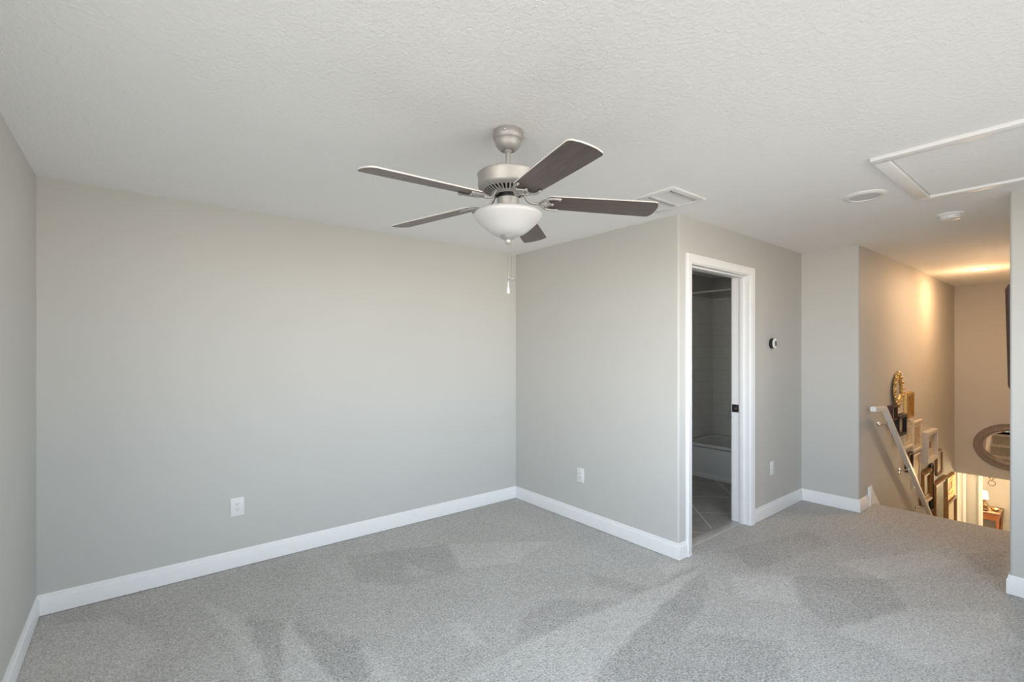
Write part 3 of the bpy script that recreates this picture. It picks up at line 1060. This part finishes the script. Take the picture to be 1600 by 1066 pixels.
# ------------------------------------------------------------------ handrail
RY = YE - 0.085
hr = thing('handrail', 'white stair handrail with metal brackets on the stairwell wall', 'handrail', (5.25, RY, 0.93))
SLP = 0.757
sec = [(-.021, -.022), (.021, -.022), (.023, -.010), (.023, .010), (.017, .022), (-.017, .022), (-.023, .010), (-.023, -.010)]
xs = 5.605
path = [(5.245, .945), (xs, .922), (8.75, .922 - SLP * (8.75 - xs))]
bm = B()
rings = []
for i, (px_, pz) in enumerate(path):
    if i == 0: nx, nz = 0.0, 1.0
    elif i == 2:
        ln = math.hypot(1, SLP); nx, nz = SLP / ln, 1 / ln
    else:
        ln = math.hypot(1, SLP); n1 = Vector((0.06, 1)).normalized(); n2 = Vector((SLP / ln, 1 / ln)); q = (n1 + n2) / (1 + n1.dot(n2)); nx, nz = q.x, q.y
    rings.append([bm.verts.new((px_ + nx * v - 5.25, u, pz + nz * v - .93)) for u, v in sec])
for a, b_ in zip(rings, rings[1:]):
    for i in range(8):
        j = (i + 1) % 8
        bm.faces.new((a[i], a[j], b_[j], b_[i]))
bm.faces.new(rings[0]); bm.faces.new(rings[-1])
obj('rail', bm, M['railwhite'], hr, angle=20)


def bracket(px_):
    zr = .922 - SLP * (px_ - xs) - .93
    if px_ < xs: zr = 0
    bm = B()
    yw = YE - RY
    tube(bm, [(px_ - 5.25, yw, zr - .075), (px_ - 5.25, yw - .010, zr - .075)], [.024, .018], 16)
    sphere(bm, (px_ - 5.25, yw - .013, zr - .075), .015)
    tube(bm, smooth_path([(px_ - 5.25, yw - .015, zr - .075), (px_ - 5.25, yw - .045, zr - .066), (px_ - 5.25, .014, zr - .050), (px_ - 5.25, 0, zr - .034)]), .007, 10)
    box(bm, px_ - 5.25 - .03, px_ - 5.25 + .03, -.014, .014, zr - .041, zr - .036, .001)
    return obj('bracket', bm, M['chrome'], hr)


bracket(5.735); bracket(6.49); bracket(7.22)

# ------------------------------------------------------------------ pictures on the stairwell wall


def frame_bm(w, h, prof):
    """mitred frame; prof = (inset from outer edge, distance off the wall)"""
    bm = B()
    cor = [(-w / 2, 0, 1, 1), (w / 2, 0, -1, 1), (w / 2, h, -1, -1), (-w / 2, h, 1, -1)]
    rings = [[bm.verts.new((x + sx * u, -d, z + sz * u)) for u, d in prof] for x, z, sx, sz in cor]
    for i in range(4):
        a, b_ = rings[i], rings[(i + 1) % 4]
        for q in range(len(prof) - 1):
            bm.faces.new((a[q], a[q + 1], b_[q + 1], b_[q]))
    return bm


def picture(label, x0, x1, z0, z1, depth, fw_, fmat, art, mat=None, matw=0.0, cat='picture', name='framed_picture', group='pictures on the stairwell wall', back=0.0, style='box'):
    t = thing(name, label, cat, ((x0 + x1) / 2, YE - back, z0), group=group)
    w, h = x1 - x0, z1 - z0
    d = depth
    if style == 'box': prof = [(0, 0), (0, d - .003), (.003, d), (fw_ - .003, d), (fw_, d - .004), (fw_, max(.002, d * .35))]
    elif style == 'ogee': prof = [(0, 0), (0, d * .5), (fw_ * .12, d * .92), (fw_ * .25, d), (fw_ * .42, d * .86), (fw_ * .6, d * .62), (fw_ * .75, d * .66), (fw_ * .88, d * .52), (fw_, d * .42), (fw_, d * .25)]
    else: prof = [(0, 0), (0, d * .6), (fw_ * .5, d), (fw_, d * .5), (fw_, d * .2)]
    obj('frame', frame_bm(w, h, prof), fmat, t, angle=25)
    yb = max(.0022, d * .36) if style == 'box' else d * .27
    ww, hh = w / 2 - fw_ + .001, fw_ - .001
    if mat:
        bm = B()
        i_ = fw_ - .001 + matw
        rings = [[bm.verts.new((sx * (w / 2 - u), -yy, (h - u) if sz > 0 else u)) for u, yy in ((fw_ - .001, yb + .002), (i_, yb + .002), (i_ + .002, yb))] for sx, sz in ((-1, -1), (1, -1), (1, 1), (-1, 1))]
        for k in range(4):
            a, b_ = rings[k], rings[(k + 1) % 4]
            for q in range(2): bm.faces.new((a[q], a[q + 1], b_[q + 1], b_[q]))
        obj('mat_board', bm, mat, t)
        bm = box(B(), -(w / 2 - i_ - .001), w / 2 - i_ - .001, -yb, -.001, i_ + .001, h - i_ - .001)
    else:
        bm = box(B(), -ww, ww, -yb, -.001, hh, h - hh)
    obj('print', bm, art, t)
    return t


picture('small dark brown shadowbox frame at the upper left of the stairwell pictures', 6.035, 6.235, .755, .910, .050, .022, M['darkbrown'], M['artbeige'], M['cream'], .02)
picture('pale print in a thin cream frame right behind the round gilt mirror', 6.405, 6.622, .798, 1.018, .012, .010, M['creamframe'], M['cream'])
picture('tall ornate gold frame, highest picture right of the round gilt mirror', 6.632, 6.932, .715, 1.015, .050, .075, M['gold'], M['artbeige'], style='ogee')
picture('deep black shadowbox frame with a cream print under the round gilt mirror', 6.245, 6.560, .572, .790, .058, .030, M['blackwood'], M['cream'], M['artbeige'], .03)
picture('cream framed grey sketch, left one of the two cream sketches below the gold frame', 6.632, 7.035, .375, .685, .020, .030, M['creamframe'], M['sketchgrey'], M['cream'], .05)
picture('cream framed brown figure sketch, right one of the two cream sketches below the gold frame', 7.040, 7.478, .292, .650, .020, .030, M['creamframe'], M['sketchbrown'], M['cream'], .04)
picture('small brown and black frame right behind the handrail, under the cream sketches', 6.735, 6.940, .118, .328, .040, .024, M['darkbrown'], M['midbrown'])
picture('tall cream framed ochre map print under the brown figure sketch', 7.050, 7.385, -.130, .258, .020, .018, M['creamframe'], M['map'])
picture('thick whitewashed frame with a brown photograph, highest picture at the right', 7.495, 8.055, .105, .482, .068, .045, M['whiteframe'], M['artbrown'], M['cream'], .10)
picture('dark carved wooden frame with gilded inner edge beside the lower handrail', 7.400, 7.868, -.395, .000, .048, .085, M['woodgold'], M['artbrown'], style='ogee')
picture('narrow black frame with a pale print between two gold frames', 7.890, 8.025, -.565, .030, .030, .014, M['blackwood'], M['cream'])
picture('largest gold frame with a grey green landscape low on the stairwell wall', 8.045, 8.805, -.930, -.245, .048, .085, M['woodgold'], M['artgreen'], style='ogee')
picture('ornate gold frame at the far right end of the stairwell wall', 8.825, 9.360, -.632, -.290, .040, .12, M['gold'], M['artbeige'], style='ogee')
picture('white print in a thin dark brown frame, lowest at the far right', 8.825, 9.440, -1.080, -.648, .045, .030, M['midbrown'], M['cream'])

# picture with rounded corners
t = thing('framed_picture', 'small rounded brown frame with a pale green print near the far end', 'picture', (8.405, YE, -.180), group='pictures on the stairwell wall')


def rrect(w, h, r, n=6):
    out = []
    for (sx, sz, a0) in ((1, 1, 0), (-1, 1, 90), (-1, -1, 180), (1, -1, 270)):
        for i in range(n + 1):
            a = radians(a0 + 90 * i / n)
            out.append((sx * (w / 2 - r) + r * cos(a), h / 2 + sz * (h / 2 - r) + r * sin(a)))
    return out


def rr_frame(w, h, r, prof):
    bm = B(); loops = []
    for u, d in prof:
        loops.append([bm.verts.new((x, -d, z)) for x, z in [(a, b_ - h / 2 + h / 2) for a, b_ in [(p[0], p[1] + 0) for p in [(q[0], q[1] + u) for q in rrect(w - 2 * u, h - 2 * u, max(.004, r - u))]]]])
    for a, b_ in zip(loops, loops[1:]):
        k = len(a)
        for i in range(k):
            j = (i + 1) % k
            bm.faces.new((a[i], a[j], b_[j], b_[i]))
    return bm


obj('frame', rr_frame(.35, .335, .07, [(0, 0), (0, .024), (.012, .03), (.03, .024), (.036, .012)]), M['midbrown'], t)
bm = B(); prism(bm, [(x, z + .035) for x, z in rrect(.28, .265, .04)], -.011, -.001, 1)
obj('print', bm, M['artpale'], t)

# round gilt mirror with openwork rim
om = thing('gilt_mirror', 'round ornate gilt mirror with openwork rim at the top of the stairs', 'mirror', (6.345, YE, 1.065))
bm = B()
R0 = .115
for rad_, th_ in ((.112, .010), (.160, .008)):
    pts = [(rad_ * cos(2 * pi * i / 40), -.026, rad_ * sin(2 * pi * i / 40)) for i in range(41)]
    tube(bm, pts, th_, 8)
for k in range(14):
    a = 2 * pi * k / 14
    for da, rr_ in ((-.12, .136), (.12, .136)):
        sphere(bm, (rr_ * cos(a + da), -.030, rr_ * sin(a + da)), .016, sx=1, sy=.8, sz=1, u=8, v=6)
    sphere(bm, (.158 * cos(a), -.034, .158 * sin(a)), .017, u=8, v=6)
sphere(bm, (0, -.03, .175), .022, u=10, v=8); sphere(bm, (0, -.03, -.175), .018, u=10, v=8)
obj('openwork_rim', bm, M['brightgold'], om)
bm = B(); lathe(bm, [(.106, .014), (.106, .024), (.004, .024)], seg=36); bmesh.ops.rotate(bm, verts=bm.verts, matrix=Matrix.Rotation(pi / 2, 3, 'X'))
obj('mirror_glass', bm, M['mirror'], om)

# oval mirror on the end wall of the stairwell
mir = thing('oval_mirror', 'large oval mirror in a grey washed frame on the stairwell end wall', 'mirror', (XF, 0.800, 0.134))


def ell_frame(prof, a, c, seg=64):
    bm = B(); loops = []
    for u, d in prof:
        loops.append([bm.verts.new((-d, (a - u) * cos(2 * pi * i / seg), (c - u) * sin(2 * pi * i / seg))) for i in range(seg)])
    for p, q in zip(loops, loops[1:]):
        for i in range(seg):
            j = (i + 1) % seg
            bm.faces.new((p[i], p[j], q[j], q[i]))
    return bm


AY, AZ = .392, .324
obj('frame', ell_frame([(0, 0), (0, .018), (.012, .030), (.024, .030), (.030, .022), (.060, .026), (.078, .034), (.092, .028), (.100, .018), (.100, .010)], AY, AZ), M['greywash'], mir, angle=30)
bm = B(); seg = 64
v = [[bm.verts.new((-d, (AY - .098) * cos(2 * pi * i / seg), (AZ - .098) * sin(2 * pi * i / seg))) for i in range(seg)] for d in (.002, .012)]
v2 = [bm.verts.new((-.0145, (AY - .115) * cos(2 * pi * i / seg), (AZ - .115) * sin(2 * pi * i / seg))) for i in range(seg)]
for p, q in ((v[0], v[1]), (v[1], v2)):
    for i in range(seg):
        j = (i + 1) % seg
        bm.faces.new((p[i], p[j], q[j], q[i]))
bm.faces.new(v2)
obj('mirror_glass', bm, M['mirror'], mir, angle=5)

# dark frame on the right stair wall, leaning out a little at its top (only its near edge shows)
t = thing('framed_picture', 'dark brown framed picture edge showing beside the right wall corner', 'picture', (4.70, YS, 1.218), (radians(1.2), 0, pi))
obj('frame', frame_bm(.70, .68, [(0, 0), (0, .010), (.030, .028), (.055, .026), (.055, .006)]), M['darkbrown'], t, angle=20)
bm = box(B(), -.297, .297, -.008, -.001, .053, .627)
obj('print', bm, M['artbrown'], t)

# ------------------------------------------------------------------ lower room: console table, lamp, bowl, pendant
ct = thing('console_table', 'reddish brown console table in the lit room below the stairs', 'console table', (14.30, 1.395, FL))
zt = -1.975 - FL
bm = box(B(), -.02, .60, -.02, 1.10, zt - .025, zt, .004)
obj('table_top', bm, M['midbrown'], ct)
bm = B()
box(bm, 0.012, .03, .045, 1.035, zt - .165, zt - .025); box(bm, .55, .568, .045, 1.035, zt - .165, zt - .025)
box(bm, .045, .535, 0.012, .03, zt - .165, zt - .025); box(bm, .045, .535, 1.05, 1.068, zt - .165, zt - .025)
obj('apron', bm, M['redwood'], ct)
for lx in (0.0, .535):
    for ly in (0.0, 1.035):
        bm = B(); box(bm, lx, lx + .045, ly, ly + .045, .0, zt - .025, .003)
        obj('leg', bm, M['redwood'], ct)
bm = box(B(), .02, .56, .02, 1.06, .14, .165, .003)
obj('lower_shelf', bm, M['darkbrown'], ct)

tr_ = thing('book', 'dark red book under the lamp on the console table', 'book', (14.44, 1.645, -1.975))
bm = B(); box(bm, -.12, .12, -.072, .072, 0, .006, .001); box(bm, -.12, .12, -.072, .072, .034, .040, .001); box(bm, -.12, -.115, -.072, .072, .006, .034)
obj('cover', bm, M['darkbrown'], tr_)
obj('pages', box(B(), -.114, .115, -.067, .067, .0062, .0338), M['cream'], tr_)

lp = thing('table_lamp', 'glowing table lamp on the console table downstairs', 'table lamp', (14.45, 1.645, -1.935))
bm = B(); box(bm, -.055, .055, -.055, .055, 0, .085, .006); box(bm, -.042, .042, -.042, .042, .085, .10, .004)
obj('base', bm, M['bronze'], lp)
bm = B(); lathe(bm, [(.016, .10), (.014, .12), (.030, .15), (.040, .19), (.034, .20), (.010, .205), (.008, .235)], seg=24)
obj('stem', bm, M['bronze'], lp)
bm = B(); lathe(bm, [(.085, .21), (.060, .36), (.057, .36), (.082, .21), (.085, .21)], seg=32, cap=False)
obj('lamp_shade', bm, M['shade'], lp)
ld = bpy.data.lights.new('table_lamp_bulb', 'POINT'); ld.energy = 34; ld.color = (1.0, 0.72, 0.40); ld.shadow_soft_size = .03
lo_ = bpy.data.objects.new('table_lamp_bulb', ld); COL.objects.link(lo_); lo_.parent = lp; lo_.location = (0, 0, .30)

bw = tag(obj('bowl', lathe(B(), [(.03, 0), (.045, .004), (.066, .03), (.076, .055), (.073, .056), (.060, .032), (.04, .012), (.004, .010)], seg=32), M['bronze'], None, (14.50, 1.476, -1.975)), 'small round bronze bowl on the console table, right of the lamp', 'bowl')

pd = thing('pendant_light', 'lit bronze pendant light hanging in the room below the stairs', 'pendant light', (12.5, 1.312, ZL))
bm = B(); lathe(bm, [(.06, 0), (.06, -.012), (.02, -.03)], seg=24)
obj('canopy', bm, M['bronze'], pd)
bm = B(); tube(bm, [(0, 0, -.02), (0, 0, -.40)], .007, 10)
obj('stem', bm, M['bronze'], pd)
bm = B(); lathe(bm, [(.11, -.42), (.105, -.46), (.08, -.51), (.04, -.545), (.006, -.555)], seg=32, cap=False)
obj('glass_shade', bm, M['pendantglass'], pd)
bm = B()
for k in range(4):
    a = k * pi / 2 + .78
    tube(bm, smooth_path([(0, 0, -.36), (.09 * cos(a), .09 * sin(a), -.38), (.118 * cos(a), .118 * sin(a), -.43), (.10 * cos(a), .10 * sin(a), -.49), (.05 * cos(a), .05 * sin(a), -.555), (0, 0, -.60)]), .006, 8)
obj('cage_arm', bm, M['bronze'], pd)
bm = B()
yv = Vector((0, 1, 0))
tube(bm, [(0, .048 * cos(2 * pi * i / 28), -.66 + .048 * sin(2 * pi * i / 28)) for i in range(29)], .007, 8)
obj('finial_ring', bm, M['bronze'], pd)
ld = bpy.data.lights.new('pendant_bulb', 'POINT'); ld.energy = 120; ld.color = (1.0, 0.74, 0.44); ld.shadow_soft_size = .06
lo_ = bpy.data.objects.new('pendant_bulb', ld); COL.objects.link(lo_); lo_.parent = pd; lo_.location = (.0, .0, -.30)

# added fill light without a fixture, brightens the stairwell and landing
ld = bpy.data.lights.new('stair_fill', 'AREA'); ld.shape = 'DISK'; ld.size = 0.13; ld.energy = 12; ld.color = (1.0, 0.68, 0.42)
lo_ = bpy.data.objects.new('stair_fill', ld); COL.objects.link(lo_); lo_.location = (6.7, .50, H - .009)
# the lower hall's own ceiling lamp, above the foot of the stairs
ld = bpy.data.lights.new('lower_hall_lamp', 'POINT'); ld.energy = 19; ld.color = (1.0, 0.72, 0.40); ld.shadow_soft_size = .08
lo_ = bpy.data.objects.new('lower_hall_lamp', ld); COL.objects.link(lo_); lo_.location = (9.95, .62, -.55)
